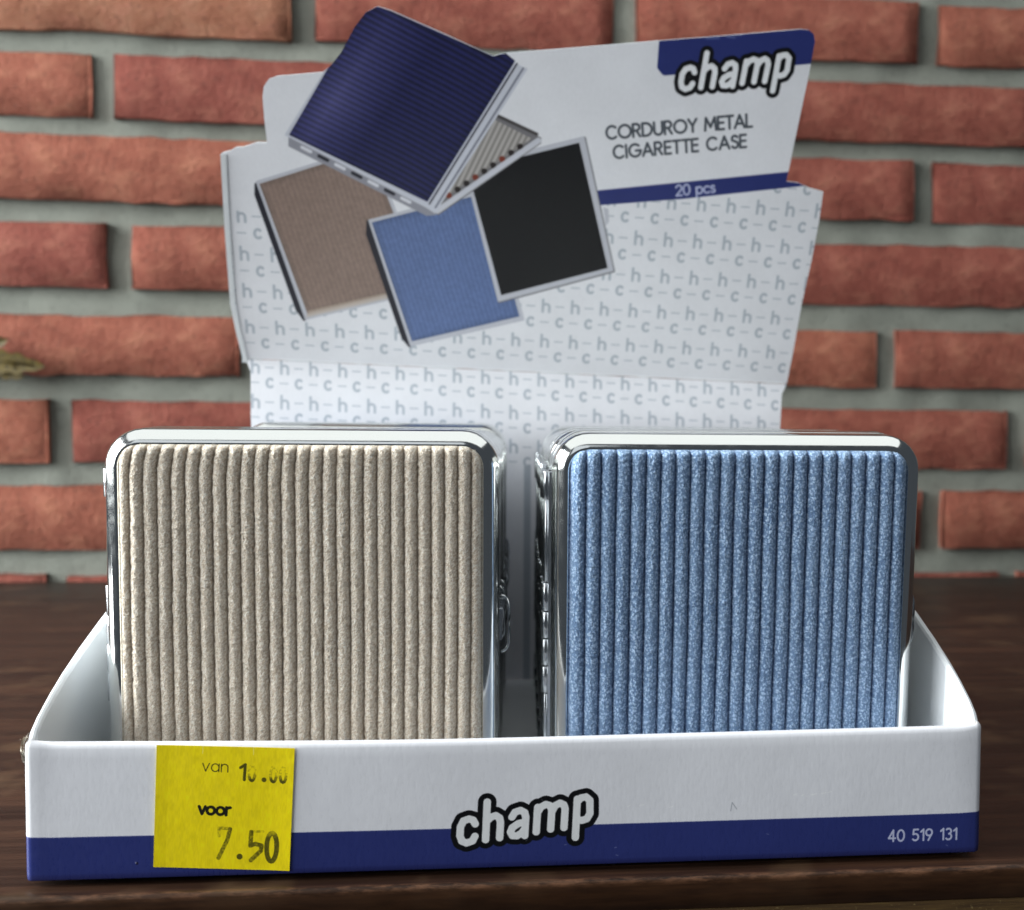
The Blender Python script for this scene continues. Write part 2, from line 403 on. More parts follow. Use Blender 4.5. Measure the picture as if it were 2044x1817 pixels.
# navy case on top
T = [(48.9, 118.4), (93.4, 104.3), (65.6, 57.0), (20.0, 77.4)]
cv.poly([(20.0, 77.8), (19.8, 74.6), (63.7, 54.6), (66.6, 55.0), (64, 61)], srgb(150, 150, 160), r=.3)
for i in range(7):
    t = .08 + i * .12
    cv.strokes([[(20.3 + 44 * t, 76.0 - 20.3 * t), (20.3 + 44 * (t + .06), 76.0 - 20.3 * (t + .06))]], .55, DK if i % 2 else srgb(222, 222, 230))
cv.strokes([[(20.2, 77.6), (64.2, 57.6)]], .35, DK)
cv.poly([(44.0, 117.0), (48.9, 119.5), (95.6, 103.5), (66.4, 55.4), (63.4, 57.2), (18.6, 78.0)], srgb(205, 207, 218), r=.1)
ax = quad_axes((20.0, 77.4), (64.5, 58.2), (48.9, 118.4))
cv.poly([(41.3, 112.2), (45.8, 117.0), (49.0, 118.5), (53.0, 117.5), (84.6, 106.4), (88.5, 107.6), (91.3, 105.6), (63.8, 59.4), (20.3, 78.2)], 0, r=.3,
        shade=cord_shade(ax, srgb(32, 34, 76), 27, .30, 't', wash=.95, curve=3.2))
cv.strokes([[(94.3, 103.6), (66.6, 57.3)]], .3, srgb(120, 122, 136))
cv.strokes([[(92.3, 104.9), (64.6, 58.4)]], .25, DK)
# scuffs on the top edge
cv.strokes([[(152, 116.6), (156, 117.0)], [(158.5, 117.6), (161, 117.5)], [(160, 118.6), (163, 118.4)]], .25, srgb(150, 165, 205), op=.5, soft=.3)
IMG_BOARD = cv.image('header_print')

# ---- front lip print
cv = Canvas(0, 0, 204, 30, 10.0, WHITE)
cv.poly([(-2, -2), (206, -2), (206, 9.25), (-2, 9.25)], NAVY)
text(cv, '40 519 131', 182.2, 3.35, 2.5, .44, srgb(196, 200, 226), total=15.6)
GLY = {'c': [(91.27, 9.32), (90.84, 10.2), (89.96, 10.48), (88.8, 10.08), (88.16, 8.75), (88.06, 6.77), (88.45, 5.56), (89.44, 5.09), (90.68, 5.49), (91.21, 6.56)], 'h1': [(93.81, 14.18), (93.48, 5.7)], 'h2': [(93.61, 9.69), (94.56, 10.75), (95.63, 11.08), (96.44, 10.52), (96.63, 9.42), (96.46, 6.05)], 'a1': [(99.07, 10.63), (99.71, 11.7), (100.85, 12.1), (101.78, 11.57), (102.0, 10.55), (101.8, 6.37)], 'a2': [(101.93, 9.46), (100.43, 9.13), (99.16, 8.26), (98.77, 7.29), (99.2, 6.44), (100.16, 6.38), (101.16, 7.0), (101.87, 8.0)], 'm1': [(104.56, 12.66), (104.26, 7.13)], 'm2': [(104.46, 11.39), (105.24, 12.71), (106.31, 13.27), (107.21, 12.95), (107.57, 12.03), (107.34, 7.66)], 'm3': [(107.54, 11.49), (108.28, 12.93), (109.35, 13.48), (110.15, 13.06), (110.44, 12.14), (110.21, 7.91)], 'p1': [(113.05, 14.26), (112.67, 5.61)], 'p2': [(112.98, 13.53), (113.84, 14.5), (114.92, 14.69), (115.76, 13.9), (115.78, 10.9), (115.13, 9.75), (114.06, 9.41), (112.86, 9.7)]}
L = [[(x, y + .85) for x, y in p] for p in GLY.values()]
cv.strokes(L, 1.95, INK); cv.strokes(L, .82, srgb(238, 239, 240))
rs = np.random.RandomState(4)
for i in range(26):
    x, y = rs.uniform(5, 200), rs.uniform(2, 24); a = rs.uniform(-1, 1)
    cv.strokes([[(x, y), (x + .5 * math.cos(a), y + .5 * math.sin(a))]], .06, srgb(236, 238, 246), op=.4)
for x, y, l in ((160.5, 14.6, .8), (162.3, 14.4, .5), (164.5, 14.5, 1.2), (166.8, 14.7, 1.0), (168.2, 14.9, .8), (133, 12.6, .8), (126.5, 13.2, 1.0), (124, 13.1, .5)):
    cv.strokes([[(x, y), (x + l, y + .2)]], .10, srgb(250, 250, 250), op=.8)
cv.strokes([[(146.6, 11.4), (146.9, 13.3), (147.9, 11.8)]], .09, srgb(150, 154, 162), op=.8)
cv.strokes([[(21.6, 3.4)]], .28, srgb(20, 18, 40)); cv.strokes([[(21.35, 3.55)]], .12, srgb(220, 220, 235))
IMG_LIP = cv.image('lip_print')

# ---- price sticker print
YEL = srgb(250, 226, 8)
cv = Canvas(0, 0, 28, 26, 24.0, YEL)
sl, X, Y = cv.win(0, 0, 28, 26)
fib = 1 + .035 * vnoise(X * 5, Y * 1.2, 9) + .03 * vnoise(X * 1.1, Y * .6, 10)
cv.a *= fib[..., None].astype(np.float32)
OL = srgb(52, 50, 8)
text(cv, 'van', 9.35, 20.7, 2.55, .22, srgb(58, 56, 10), sx=1.0, total=5.15, ang=-.02)
text(cv, 'voor', 8.9, 11.6, 2.45, .62, srgb(22, 22, 6), sx=1.0, total=6.3, ang=-.02)
# stamped figures, half inked
def fade(y0, y1, seed):
    def f(X, Y):
        k = np.clip((y1 - Y) / (y1 - y0), 0.06, 1)
        return np.clip(k + .28 * vnoise(X * 3.2, Y * 3.2, seed), 0, 1)
    return f
text(cv, '1', 17.0, 19.1, 3.2, .62, OL, sx=1.2, op=.85, ang=-.03)
for x in (19.7, 24.1, 26.1):
    cv.strokes([[(p[0], p[1]) for p in arc(x - .25, 20.5 - (x - 19) * .03, .62, 1.6, 0, 360, 16)]], .3, OL, op=.85, mod=fade(19.0, 20.6, int(x)))
cv.strokes([[(21.95, 19.15)]], .5, OL, op=.8)
cv.strokes([[(13.2, 7.0), (13.1, 8.7), (15.4, 8.6)]], .32, OL, op=.5, mod=lambda X, Y: np.clip(.55 + .6 * vnoise(X * 3, Y * 3, 3), 0, 1))
cv.strokes([[(15.4, 8.5), (14.9, 6.2), (13.2, 2.3)]], .42, OL, op=.72, mod=lambda X, Y: np.clip(.8 + .35 * vnoise(X * 3, Y * 3, 4), 0, 1))
cv.strokes([[(17.55, 2.7)]], .62, srgb(60, 58, 10), op=.85)
cv.strokes([[(22.2, 8.2), (19.7, 8.1)], ], .26, OL, op=.4, mod=lambda X, Y: np.clip(.5 + .7 * vnoise(X * 3, Y * 3, 6), 0, 1))
cv.strokes([[(19.75, 8.0), (19.7, 5.1), (20.6, 5.5), (22.0, 5.2), (21.9, 4.1), (19.9, 2.0)]], .45, OL, op=.75, mod=lambda X, Y: np.clip(.85 + .35 * vnoise(X * 3, Y * 3, 7), 0, 1))
cv.strokes([arc(24.1, 4.9, 1.05, 3.0, 0, 360, 24)], .50, OL, op=.82, mod=lambda X, Y: np.clip(np.clip((8.9 - Y) / 2.2, .3, 1) + .2 * vnoise(X * 3, Y * 3, 8), 0, 1))
for x in (9.3, 19.6): cv.strokes([[(x, 26), (x, 24.4)]], .07, srgb(250, 236, 120))
IMG_STICK = cv.image('sticker_print')

PRINT_BOARD = print_mat('printed_header', IMG_BOARD, .36, .05)
PRINT_LIP = print_mat('printed_lip', IMG_LIP, .30, .06, coat=.15)
PRINT_STICK = print_mat('printed_sticker', IMG_STICK, .5, .02, .3)

# ------------------------------------------------------------------ table
c = NT('dark_varnished_wood')
v = c.scale(.02, .55, .55); v2 = c.scale(.008, .12, .12)
g1 = c.noise(1.0, v, 2.5, .5, .3); g2 = c.noise(1.0, v2, 2, .5, .5); g3_ = c.noise(2.5, c.scale(.03, 1, 1), 2, .5)
col = c.ramp(c.math('ADD', c.math('MULTIPLY', g1, .4), c.math('MULTIPLY', g2, .6)), [(.34, (.009, .0045, .0032)), (.50, (.022, .0105, .0065)), (.66, (.050, .023, .013))])
blot = c.noise(.035, c.scale(1, 1, 1), 3, .6)
col = c.mix(c.ramp(blot, [(.54, g3(0)), (.72, g3(.8))]), col, (.085, .05, .027))
# wear along the front edge
sp = c.n('ShaderNodeSeparateXYZ', {0: c.mm})
ed = c.math('MULTIPLY', c.math('ADD', c.math('MULTIPLY', sp.outputs[1], -1.0), -3.4), 1.3)
wn = c.noise(.45, c.scale(.22, 1, 1), 6, .75)
wear = c.n('ShaderNodeClamp', {0: c.math('MULTIPLY', c.math('MAXIMUM', c.math('MINIMUM', ed, 1.0), 0.0), c.math('SUBTRACT', c.math('MULTIPLY', wn, 4.0), 1.75))}).outputs[0]
zz = c.n('ShaderNodeMapRange', {0: sp.outputs[2], 1: -2.9, 2: -1.75, 3: 0.04, 4: 1.0}).outputs[0]
wear = c.math('MULTIPLY', wear, zz)
face = c.math('LESS_THAN', sp.outputs[1], -4.6)
col = c.mix(c.math('MULTIPLY', face, .75), col, c.ramp(c.noise(1.2, c.scale(.05, 1, .6), 4, .6), [(.3, (.020, .008, .0035)), (.7, (.048, .020, .008))]))
col = c.mix(wear, col, (.16, .075, .04))
c.set(Base_Color=col, Roughness=c.ramp(g1, [(.3, g3(.34)), (.7, g3(.42))]), Specular_IOR_Level=.2,
      Normal=c.bump(c.math('ADD', g1, c.math('MULTIPLY', g3_, .2)), .06, .4))
WOOD = c.m
c = NT('pale_edge_wood')
g1 = c.noise(1.2, c.scale(.06, 1, 1), 5, .65, .4); fl = c.noise(1.5, c.scale(.8, 1, 1), 3, .7)
col = c.ramp(g1, [(.3, (.05, .026, .010)), (.6, (.10, .056, .018)), (.8, (.17, .11, .03))])
c.set(Base_Color=c.mix(c.ramp(fl, [(.62, g3(0)), (.72, g3(.7))]), col, (.30, .22, .09)), Roughness=.5, Normal=c.bump(g1, .2, .8))
PALEW = c.m
table = thing('wooden_table', 'dark brown varnished wooden table with a worn front edge', 'table', (0, 0, 0))
TX0, TX1, TY0, TY1 = -420, 640, -5.0, 439
xs = np.linspace(TX0, TX1, 300)
prof = [(TY1, -24), (TY1, -1.2), (0, -1.2), (-3.3, -1.2), (-4.2, -1.32), (-4.75, -1.7), (-5.0, -2.3), (-5.05, -5), (-5.0, -8.0), (-4.6, -8.3), (-4.6, -24)]
V = []
for x in xs:
    j = .13 * vnoise(np.array([x * .35]), np.array([3.]), 21)[0] + .10 * vnoise(np.array([x * 1.7]), np.array([7.]), 22)[0]
    for k, (y, z) in enumerate(prof):
        V.append((x, y + (j if 3 <= k <= 8 else 0), z - (abs(j) * .5 if k in (4, 5) else 0)))
fc = [f for f in grid_faces(len(xs), len(prof), True)]
obj('tabletop', mesh('tabletop', V, fc, WOOD), table)
box('edge_band', (TX0, -4.85, -24), (TX1, -1, -8.35), PALEW, table)
obj_eb = None

# ------------------------------------------------------------------ brick wall
WY = 443.3
def brick_material(name, a, b, d):
    c = NT(name)
    rnd = c.n('ShaderNodeObjectInfo').outputs['Random']
    n1 = c.noise(.05, None, 4, .6, .4); n2 = c.noise(.35, c.scale(1, 1, 1), 5, .7); n3 = c.noise(.11, c.scale(.5, 1, 1), 3)
    col = c.ramp(n1, [(.3, a), (.52, b), (.75, d)])
    col = c.mix(c.ramp(n3, [(.5, g3(0)), (.75, g3(.55))]), col, (.40, .165, .105))
    col = c.mix(c.ramp(n2, [(.28, g3(.7)), (.45, g3(0))]), col, (.10, .04, .03))
    pit = c.ramp(c.n('ShaderNodeTexVoronoi', {'Vector': c.mm, 'Scale': .16, 'Randomness': 1.0}, feature='F1').outputs['Distance'], [(.10, g3(.6)), (.2, g3(0))])
    col = c.mix(pit, col, (.10, .04, .03))
    hs = c.n('ShaderNodeHueSaturation', {'Hue': c.math('MULTIPLY_ADD', rnd, .010, .495), 'Value': c.math('MULTIPLY_ADD', rnd, .22, .89), 'Color': col}).outputs[0]
    c.set(Base_Color=hs, Roughness=.9, Specular_IOR_Level=.2, Normal=c.bump(c.math('ADD', n2, c.math('MULTIPLY', n3, .9)), 1.9, .9))
    return c.m
BRICKM = brick_material('red_brick', (.175, .050, .034), (.245, .075, .051), (.305, .110, .075))
BRICKM2 = brick_material('brown_brick', (.23, .085, .045), (.31, .135, .075), (.38, .20, .12))
c = NT('grey_mortar')
n1 = c.noise(.06, None, 4); n2 = c.noise(.8, None, 4, .7)
n3 = c.noise(.25, None, 4, .7)
c.set(Base_Color=c.mix(c.ramp(n3, [(.30, g3(.55)), (.45, g3(0))]), c.mix(n1, (.155, .163, .138), (.24, .248, .212)), (.10, .10, .085)), Roughness=.95, Normal=c.bump(n2, 1.0, .9))
MORTAR = c.m
wall = thing('brick_wall', 'red brick wall with wide grey-green mortar joints behind the table', 'wall', (0, WY, 0))
# mortar sheet, slightly uneven, set back from the bricks
mx = np.linspace(-420, 640, 180); mz = np.linspace(-40, 460, 90)
V = [(x, 4.0 + 1.0 * vnoise(np.array([x * .06]), np.array([z * .06]), 31)[0], z) for x in mx for z in mz]
obj('mortar', mesh('mortar', V, grid_faces(len(mx), len(mz)), MORTAR), wall)
def brick_mesh(L, H, seed, mat):
    rs = np.random.RandomState(seed)
    nx = max(4, int(L / 9)); nz = 5
    X = np.concatenate([[-L / 2], np.linspace(-L / 2 + .9, L / 2 - .9, nx - 2), [L / 2]]); Z = np.array([-H / 2, -H / 2 + .9, 0, H / 2 - .9, H / 2])
    V = []; ring = []
    for i, x in enumerate(X):
        for j, z in enumerate(Z):
            e = min(x + L / 2, L / 2 - x, z + H / 2, H / 2 - z)
            jx = rs.normal() * .25; jz = rs.normal() * .25
            V.append((x + jx + (0 if abs(x) < L / 2 - 1 else -np.sign(x) * rs.uniform(0, 1.2)), (.8 if e < .5 else 0) + rs.normal() * .16, z + jz - (0 if abs(z) < H / 2 - 1 else np.sign(z) * rs.uniform(0, 1.1))))
    F = [f[::-1] for f in grid_faces(nx, nz)]
    idx = [i * nz for i in range(nx)] + [(nx - 1) * nz + j for j in range(1, nz)] + [i * nz + nz - 1 for i in range(nx - 2, -1, -1)] + [j for j in range(nz - 2, 0, -1)]
    base = len(V)
    for k in idx: x, y, z = V[k]; V.append((x * 1.0, y + 1.6, z)); 
    for k in idx: x, y, z = V[k]; V.append((x, 22, z))
    n = len(idx)
    for k in range(n):
        k2 = (k + 1) % n
        F.append([idx[k], idx[k2], base + k2, base + k]); F.append([base + k, base + k2, base + n + k2, base + n + k])
    return mesh('brick', V, F, mat)
rows = [  # (z of the top, brick height, joint positions)
 (399.0, 37, [-150, 40, 228, 415]), (349.0, 37.6, [-212, -24.6, 161.5, 348]), (299.7, 36.8, [-136.4, 51, 237, 424]), (253.5, 37.2, [-213, -26, 160, 346.2]),
 (203.6, 37.4, [-127.9, 62, 250, 437]), (151.5, 35.6, [-245, -56, 130, 323.9]), (103.0, 37.2, [-162.1, 28, 218, 410]), (53.3, 37.5, [-215, -25, 165, 355.3]),
 (1.7, 37.0, [-165, 25, 216, 406])]
brs = random.Random(5); nb = 0
for ri, (zt, hh, js) in enumerate(rows):
    js = [js[0] - 190] + js + [js[-1] + 190]
    if js[0] > -260: js = [js[0] - 190] + js
    for a, b in zip(js[:-1], js[1:]):
        gp = brs.uniform(10.5, 13.5)
        L_ = b - a - gp; cx = (a + b) / 2
        m_ = BRICKM2 if (ri == 1 and cx < -20) else BRICKM
        dz = .0 if ri else 0
        bz = zt - hh / 2 + (-.8 if cx > 150 else .6) * (1 if ri > 3 else -.5)
        o = obj('brick', brick_mesh(L_, hh + brs.uniform(-.8, .8), 100 + nb, m_), wall, (cx, brs.uniform(-1.6, 1.4), bz), (0, brs.uniform(-.006, .006), brs.uniform(-.008, .008)))
        nb += 1

# small leaf that reaches in from the left in front of the wall
c = NT('olive_leaf'); n1 = c.noise(.4, None, 3)
c.set(Base_Color=c.ramp(n1, [(.35, (.05, .034, .004)), (.65, (.14, .095, .010))]), Roughness=.6, Subsurface_Weight=0.0); LEAF = c.m
leaf = thing('leaf_sprig', 'small olive green serrated leaf reaching in before the bricks at the left edge', 'leaf', (-215, 432, 122))
pts = [(-30, 0, -6), (-12, 0, 1), (8, 0, 4), (28, -1, 3), (44, -1, 0)]
obj('stem', tube_mesh('stem', pts, .8, LEAF, 6), leaf)
def leaflet(x, z, ln, an, wd, n=11):
    V = []; F = []
    for i in range(n):
        t = i / (n - 1); hw = wd * math.sin(math.pi * min(1, t * .93 + .05)) ** .8 * (1 + (.22 if i % 2 else -.12))
        for sgn in (-1, 0, 1):
            lx = t * ln; lz = sgn * hw
            V.append((x + lx * math.cos(an) - lz * math.sin(an), -1.5 * abs(sgn) + 2 * t * t - .6, z + lx * math.sin(an) + lz * math.cos(an)))
    V = V + [(a, b + .35, c_) for a, b, c_ in V]; F = [list(f) for f in grid_faces(n, 3)] + [list(f)[::-1] for f in grid_faces(n, 3, off=3 * n)]
    return mesh('leaflet', V, F, LEAF)
for x, z, ln, an, wd in ((4, 4, 46, -.10, 6.0), (2, 4, 30, .35, 5.0), (-14, 1, 26, .6, 5), (14, 3, 26, -.38, 5), (-10, 0, 24, -.6, 5)):
    obj('leaflet', leaflet(x, z, ln, an, wd), leaf)

# ------------------------------------------------------------------ display tray
tray = thing('display_tray', 'white cardboard display tray with a navy band and a bold logo on its lip', 'display box', (0, 0, 0))
W, HL = 203.0, 29.0
# front lip, rolled over at the top
nx = 120; xs = np.linspace(.9, W - .9, nx)
prof = [(2.0, .6), (1.0, .15), (.35, .12), (.08, .4)] + [(0, z) for z in np.linspace(1.6, HL - 1.4, 14)] + [(.15, HL - .75), (.5, HL - .28), (1.1, HL), (1.7, HL - .25), (2.1, HL - .8), (2.2, HL - 2), (2.2, 1)]
path = [(1.6 - 1.6 * math.sin(a), 1.6 - 1.6 * math.cos(a), -math.sin(a), -math.cos(a)) for a in [math.radians(d) for d in (90, 75, 60, 45, 30, 15)]]
path += [(x, 0, 0, -1) for x in np.linspace(1.6, W - 1.6, 110)]
path += [(W - x, y, -nx_, ny_) for x, y, nx_, ny_ in path[:6][::-1]]
V = []; UV = []
for (x, y0, ax_, ay_) in path:
    s_ = math.sin(math.pi * min(1, max(0, x / W))); xo = x; x = -.8 + x * (W + 1.3) / W
    e = max(0, 1 - xo / 5.0) + max(0, 1 - (W - xo) / 5.0)
    for (y, z) in prof:
        zz_ = z * (1 - .032 * s_) + (z / HL) * .6 * e
        bow = .35 * math.sin(x * .05 + 1) * (z / HL) - .25 * s_
        V.append((x - ax_ * y, y0 - ay_ * y + bow * (1 - e), zz_)); UV.append((x / 204.0, z / 30.0 if y < 1 else .97))
nx = len(path)
lipm = mesh('front_lip', V, grid_faces(nx, len(prof)), PRINT_LIP, uv=UV)
obj('front_lip', lipm, tray)
# side walls
def side(x0, x1, name):
    top = [(2.15, HL - .3), (4, 31.2), (7, 33.2), (13, 36.2), (20, 39.2), (30, 42.8), (44, 47.2), (60, 51.6), (80, 56), (110, 60.5), (140, 63), (171.5, 64)]
    V = []; n = len(top)
    half = (x1 - x0) / 2; cx = (x0 + x1) / 2
    sec = [(-1, 0), (-1, .96), (-.6, .995), (0, 1), (.6, .995), (1, .96), (1, 0)]
    for (y, z) in top:
        for (a, b) in sec:
            V.append((cx + a * half, y, max(.2, z * b if b < 1 and b > 0 and b != .995 else (z if b else .3)) if b not in (.96, .995) else z - (.9 if b == .96 else .2)))
    F = grid_faces(n, len(sec), True)
    F = [list(f) for f in F] + [list(range(len(sec)))[::-1], [(n - 1) * len(sec) + k for k in range(len(sec))]]
    m_ = mesh(name, V, F, [CARD, PRINT_LIP], smooth=False)
    return m_
obj('side_panel', side(-.75, .95, 'side_panel'), tray)
obj('side_panel', side(W - 1.2, W + .5, 'side_panel'), tray)
# navy band wrapped round the outside of each side wall (the printed sheet)
for xa in (-.87, W + .52):
    V = [(xa + (.1 if xa < 0 else 0) * 0, y, z) for y in (2.2, 171) for z in (.6, 9.25)]
    V += [(xa + .1, y, z) for (_, y, z) in V]
    F = [(0, 1, 3, 2), (4, 6, 7, 5), (0, 4, 5, 1), (2, 3, 7, 6), (1, 5, 7, 3), (0, 2, 6, 4)]
    cb = NT('navy_print'); cb.set(Base_Color=(.040, .046, .216), Roughness=.32)
    obj('side_band', mesh('side_band', V, F, cb.m, smooth=False), tray)
box('base_rest', (9, 11, -1.19), (W - 9, 160, .24), CARD, tray)
box('base_panel', (1.7, 2.3, .25), (W - 1.7, 171, .85), CARD, tray)
box('base_flap', (2.2, 2.4, .87), (W - 2.2, 36, 2.2), CARD, tray, .3)
# header : fold line, rear panel below, leaning card above
A = Vector((4.0, 172.0, 116.01)); E_ = Vector((.99935, -.0103, -.0344)); UPV = Vector((.0272, -.4082, .9125))
NRM = E_.cross(UPV)
def B3(u, v, d=0.0):            # d: towards the back
    if v >= 0: return A + E_ * u + UPV * v + (-NRM) * (-d) * -1 if False else A + E_ * u + UPV * v + NRM * (-d) * (1 if NRM.y < 0 else -1)
    p = A + E_ * u
    return Vector((p.x, p.y + d, p.z + v))
def card_part(name, outline, mat, thick=.7, vertical=False):
    bm = bmesh.new()
    uvl = bm.loops.layers.uv.new('UVMap')
    vf = []
    for (u, v) in outline:
        if vertical:
            p = A + E_ * u; q = Vector((p.x, p.y + .05, p.z + v))
        else: q = B3(u, max(v, 0.0))
        vf.append(bm.verts.new(q))
    f = bm.faces.new(vf)
    for lp, (u, v) in zip(f.loops, outline): lp[uvl].uv = ((u - BU0) / (BU1 - BU0), (v - BV0) / (BV1 - BV0))
    f.normal_update()
    if f.normal.y > 0: f.normal_flip()
    nrm = f.normal.copy()
    r = bmesh.ops.extrude_face_region(bm, geom=[f], use_keep_orig=True)
    nv = [g for g in r['geom'] if isinstance(g, bmesh.types.BMVert)]
    for v_ in nv: v_.co -= nrm * thick
    for ff in bm.faces:
        ff.normal_update()
        ff.material_index = 0 if ff is f else 1
    bmesh.ops.triangulate(bm, faces=bm.faces[:])
    bmesh.ops.recalc_face_normals(bm, faces=bm.faces[:])
    for v_ in bm.verts: v_.co *= S
    me = bpy.data.meshes.new(name); bm.to_mesh(me); bm.free()
    me.materials.append(mat); me.materials.append(CARD)
    return obj(name, me, tray)
OUT = [(0, 0), (-1.5, 10), (-2.6, 19.9), (-2.3, 45), (-1.4, 71.2), (1.0, 71.9), (3.1, 73.2), (5.0, 73.3), (9.5, 75.0), (12.8, 75.2), (12.4, 82), (12.3, 89.5),
       (12.9, 92.6), (14.6, 95.0), (17.2, 96.1), (24, 97.1), (31.4, 98.2), (34.2, 100.6), (37.4, 104.6), (39.8, 108.8), (41.8, 112.4), (45.3, 116.9), (48.9, 118.9), (53.1, 118.0),
       (70, 112.1), (84.8, 106.7), (86.6, 107.4), (88.7, 107.9), (110, 110.9), (136.9, 114.9), (160, 118.2), (182.0, 121.5), (184.6, 121.4), (186.3, 120.2), (187.0, 118.1),
       (186.5, 108), (185.2, 92), (183.8, 73.2), (187.8, 73.0), (192.0, 71.5), (196.9, 70.5), (197.0, 60), (196.4, 46.5), (195.2, 30.6), (194.6, 12), (194.0, 0)]
card_part('header_card', OUT[::-1], PRINT_BOARD)
LOW = [(.2, -.25), (1.2, -2), (2.2, -4.5), (2.2, -20), (2.6, -33), (2.6, -115), (191.6, -108.5), (191.6, -20), (192.2, -4), (194.0, -.35)]
card_part('rear_panel', LOW, PRINT_BOARD, 1.0, vertical=True)
# pale folded edge along the left side of the card
V = []
for u, v in ((-.1, -1.5), (.1, .5), (-1.4, 10), (-2.5, 19.9), (-2.3, 45), (-1.6, 70.6)):
    for du, d in ((-.55, -.5), (1.1, -.42), (1.1, -.05), (-.55, 3.2)):
        p = A + E_ * (u + du) + UPV * v; nn = NRM if NRM.y > 0 else -NRM
        V.append(p + nn * d)
obj('folded_edge', mesh('folded_edge', V, grid_faces(6, 4, True), CARD, smooth=False), tray)
# crease ridge on the fold
V = []
for i in range(60):
    u = .6 + 193 * i / 59; r_ = .16 + .10 * vnoise(np.array([u * .25]), np.array([2.]), 41)[0]
    p = A + E_ * u
    for an in range(6):
        a_ = an / 6 * 2 * math.pi; V.append((p.x, p.y - .02 + r_ * math.cos(a_), p.z + r_ * 1.4 * math.sin(a_)))
obj('crease', mesh('crease', V, grid_faces(60, 6, True), CARD), tray)
# torn paper at the left front corner
rs = np.random.RandomState(7); V = []; F = []
for i in range(14):
    t = i / 13
    for k in range(6):
        q = k / 5
        V.append((-1.0 - 1.0 * math.sin(math.pi * min(1, t * 1.1)) * (.4 + .6 * q) + rs.normal(0, .07), .7 + 1.7 * q + rs.normal(0, .05), 29.75 - 5.2 * t + (rs.normal(0, .35) if i in (0, 13) else rs.normal(0, .05))))
F = [list(f) for f in grid_faces(14, 6)]
n0 = len(V); V += [(a + .35, b + .1, c_) for a, b, c_ in V]; F += [[q + n0 for q in f][::-1] for f in F]
for i in range(22):
    x = rs.uniform(-1.4, .8); z = 29.5 + rs.uniform(-.2, .3); y = rs.uniform(.6, 2.2); b = len(V)
    d = rs.normal(0, .55, 3); d[2] = abs(d[2]) * .8; sd = rs.normal(0, .10, 3)
    V += [(x, y, z), (x + sd[0], y + sd[1], z + sd[2]), (x + d[0], y + d[1] * .5, z + d[2])]; F.append((b, b + 1, b + 2))
obj('torn_corner', mesh('torn_corner', V, F, TORN, smooth=False), tray)
V = []; F = []
for i in range(14):
    x = W - .8 + rs.normal(0, .25); z = 29.5 - abs(rs.normal(0, .2)); y = 1.2 + rs.normal(0, .3); b = len(V)
    d = rs.normal(0, .3, 3); sd = rs.normal(0, .25, 3)
    V += [(x, y, z), (x + sd[0], y + sd[1], z + sd[2]), (x + d[0] - .2, y + d[1], z + d[2])]; F.append((b, b + 1, b + 2))
obj('torn_corner', mesh('torn_corner', V, F, TORN, smooth=False), tray)

# price sticker on the lip
st = thing('price_sticker', 'yellow price sticker reading van 10.00 voor 7.50 stuck on the tray lip', 'sticker', (25, -.45, 1))
nx, nz = 24, 22; V = []; UV = []
C00, C10, C11, C01 = Vector((-.05, 0, 1.58)), Vector((27.58, 0, -.05)), Vector((28.82, 0, 26.06)), Vector((.79, 0, 27.18))
for i in range(nx):
    for j in range(nz):
        s_ = i / (nx - 1); t_ = j / (nz - 1)
        p = C00 * (1 - s_) * (1 - t_) + C10 * s_ * (1 - t_) + C11 * s_ * t_ + C01 * (1 - s_) * t_
        xw = 25 + p.x; zz_ = 1 + p.z
        ylip = .35 * math.sin(xw * .05 + 1) * (zz_ / HL) - .25 * math.sin(math.pi * xw / W)
        lift = .5 * max(0, s_ - .8) ** 1.5 * 4 + .12 * max(0, .1 - s_) * 10
        V.append((p.x, .45 + ylip - .14 - lift, p.z)); UV.append((s_, t_))
Vb = [(a, b + .1, c_) for a, b, c_ in V]
F = [list(f) for f in grid_faces(nx, nz)] + [list(f)[::-1] for f in grid_faces(nx, nz, off=nx * nz)]
rim = [i * nz for i in range(nx)] + [(nx - 1) * nz + j for j in range(1, nz)] + [i * nz + nz - 1 for i in range(nx - 2, -1, -1)] + list(range(nz - 2, 0, -1))
for a, b in zip(rim, rim[1:] + rim[:1]): F.append([a, b, b + nx * nz, a + nx * nz])
obj('sticker_sheet', mesh('sticker_sheet', V + Vb, F, PRINT_STICK, uv=UV + UV, smooth=False), st)

# ------------------------------------------------------------------ cigarette cases
CW, CH, CT, CR = 87.0, 91.0, 17.8, 8.5
def rrect(inset, y, seg=8):
    r = max(1.6, CR - inset); hw = CW / 2 - inset; out = []
    for cx, cz, a0 in ((hw - r, CH - inset - r, 0), (-hw + r, CH - inset - r, 90), (-hw + r, inset + r, 180), (hw - r, inset + r, 270)):
        for k in range(seg + 1):
            a = math.radians(a0 + 90 * k / seg); out.append((cx + r * math.cos(a), y, cz + r * math.sin(a)))
    return out
def shell_mesh(front=True):
    arc_ = []
    for k in range(10):
        t = k / 9; a = math.radians(4 + 82 * t)
        ex, ey = 3.4 * (1 - math.sin(a)), 3.6 * (1 - math.cos(a)); bx, by = 3.4 * (1 - t), 3.4 * t
        arc_.append((.70 * ex + .30 * bx, .70 * ey + .30 * by))
    rg = [(6.2, 1.9), (4.6, 1.8), (4.3, 1.2), (4.1, .65), (3.85, .22), (3.55, .03)] + arc_ + [(-.0, 5.0), (0, 6.4), (0, 7.9), (.1, 8.35), (.4, 8.6), (1.2, 8.65)]
    V = []
    for ins, y in rg: V += rrect(ins, y if front else CT - y)
    F = [list(f) for f in grid_faces(len(rg), 36, True)]
    if not front: F = [f[::-1] for f in F]
    return mesh('shell', V, F, CHROME)
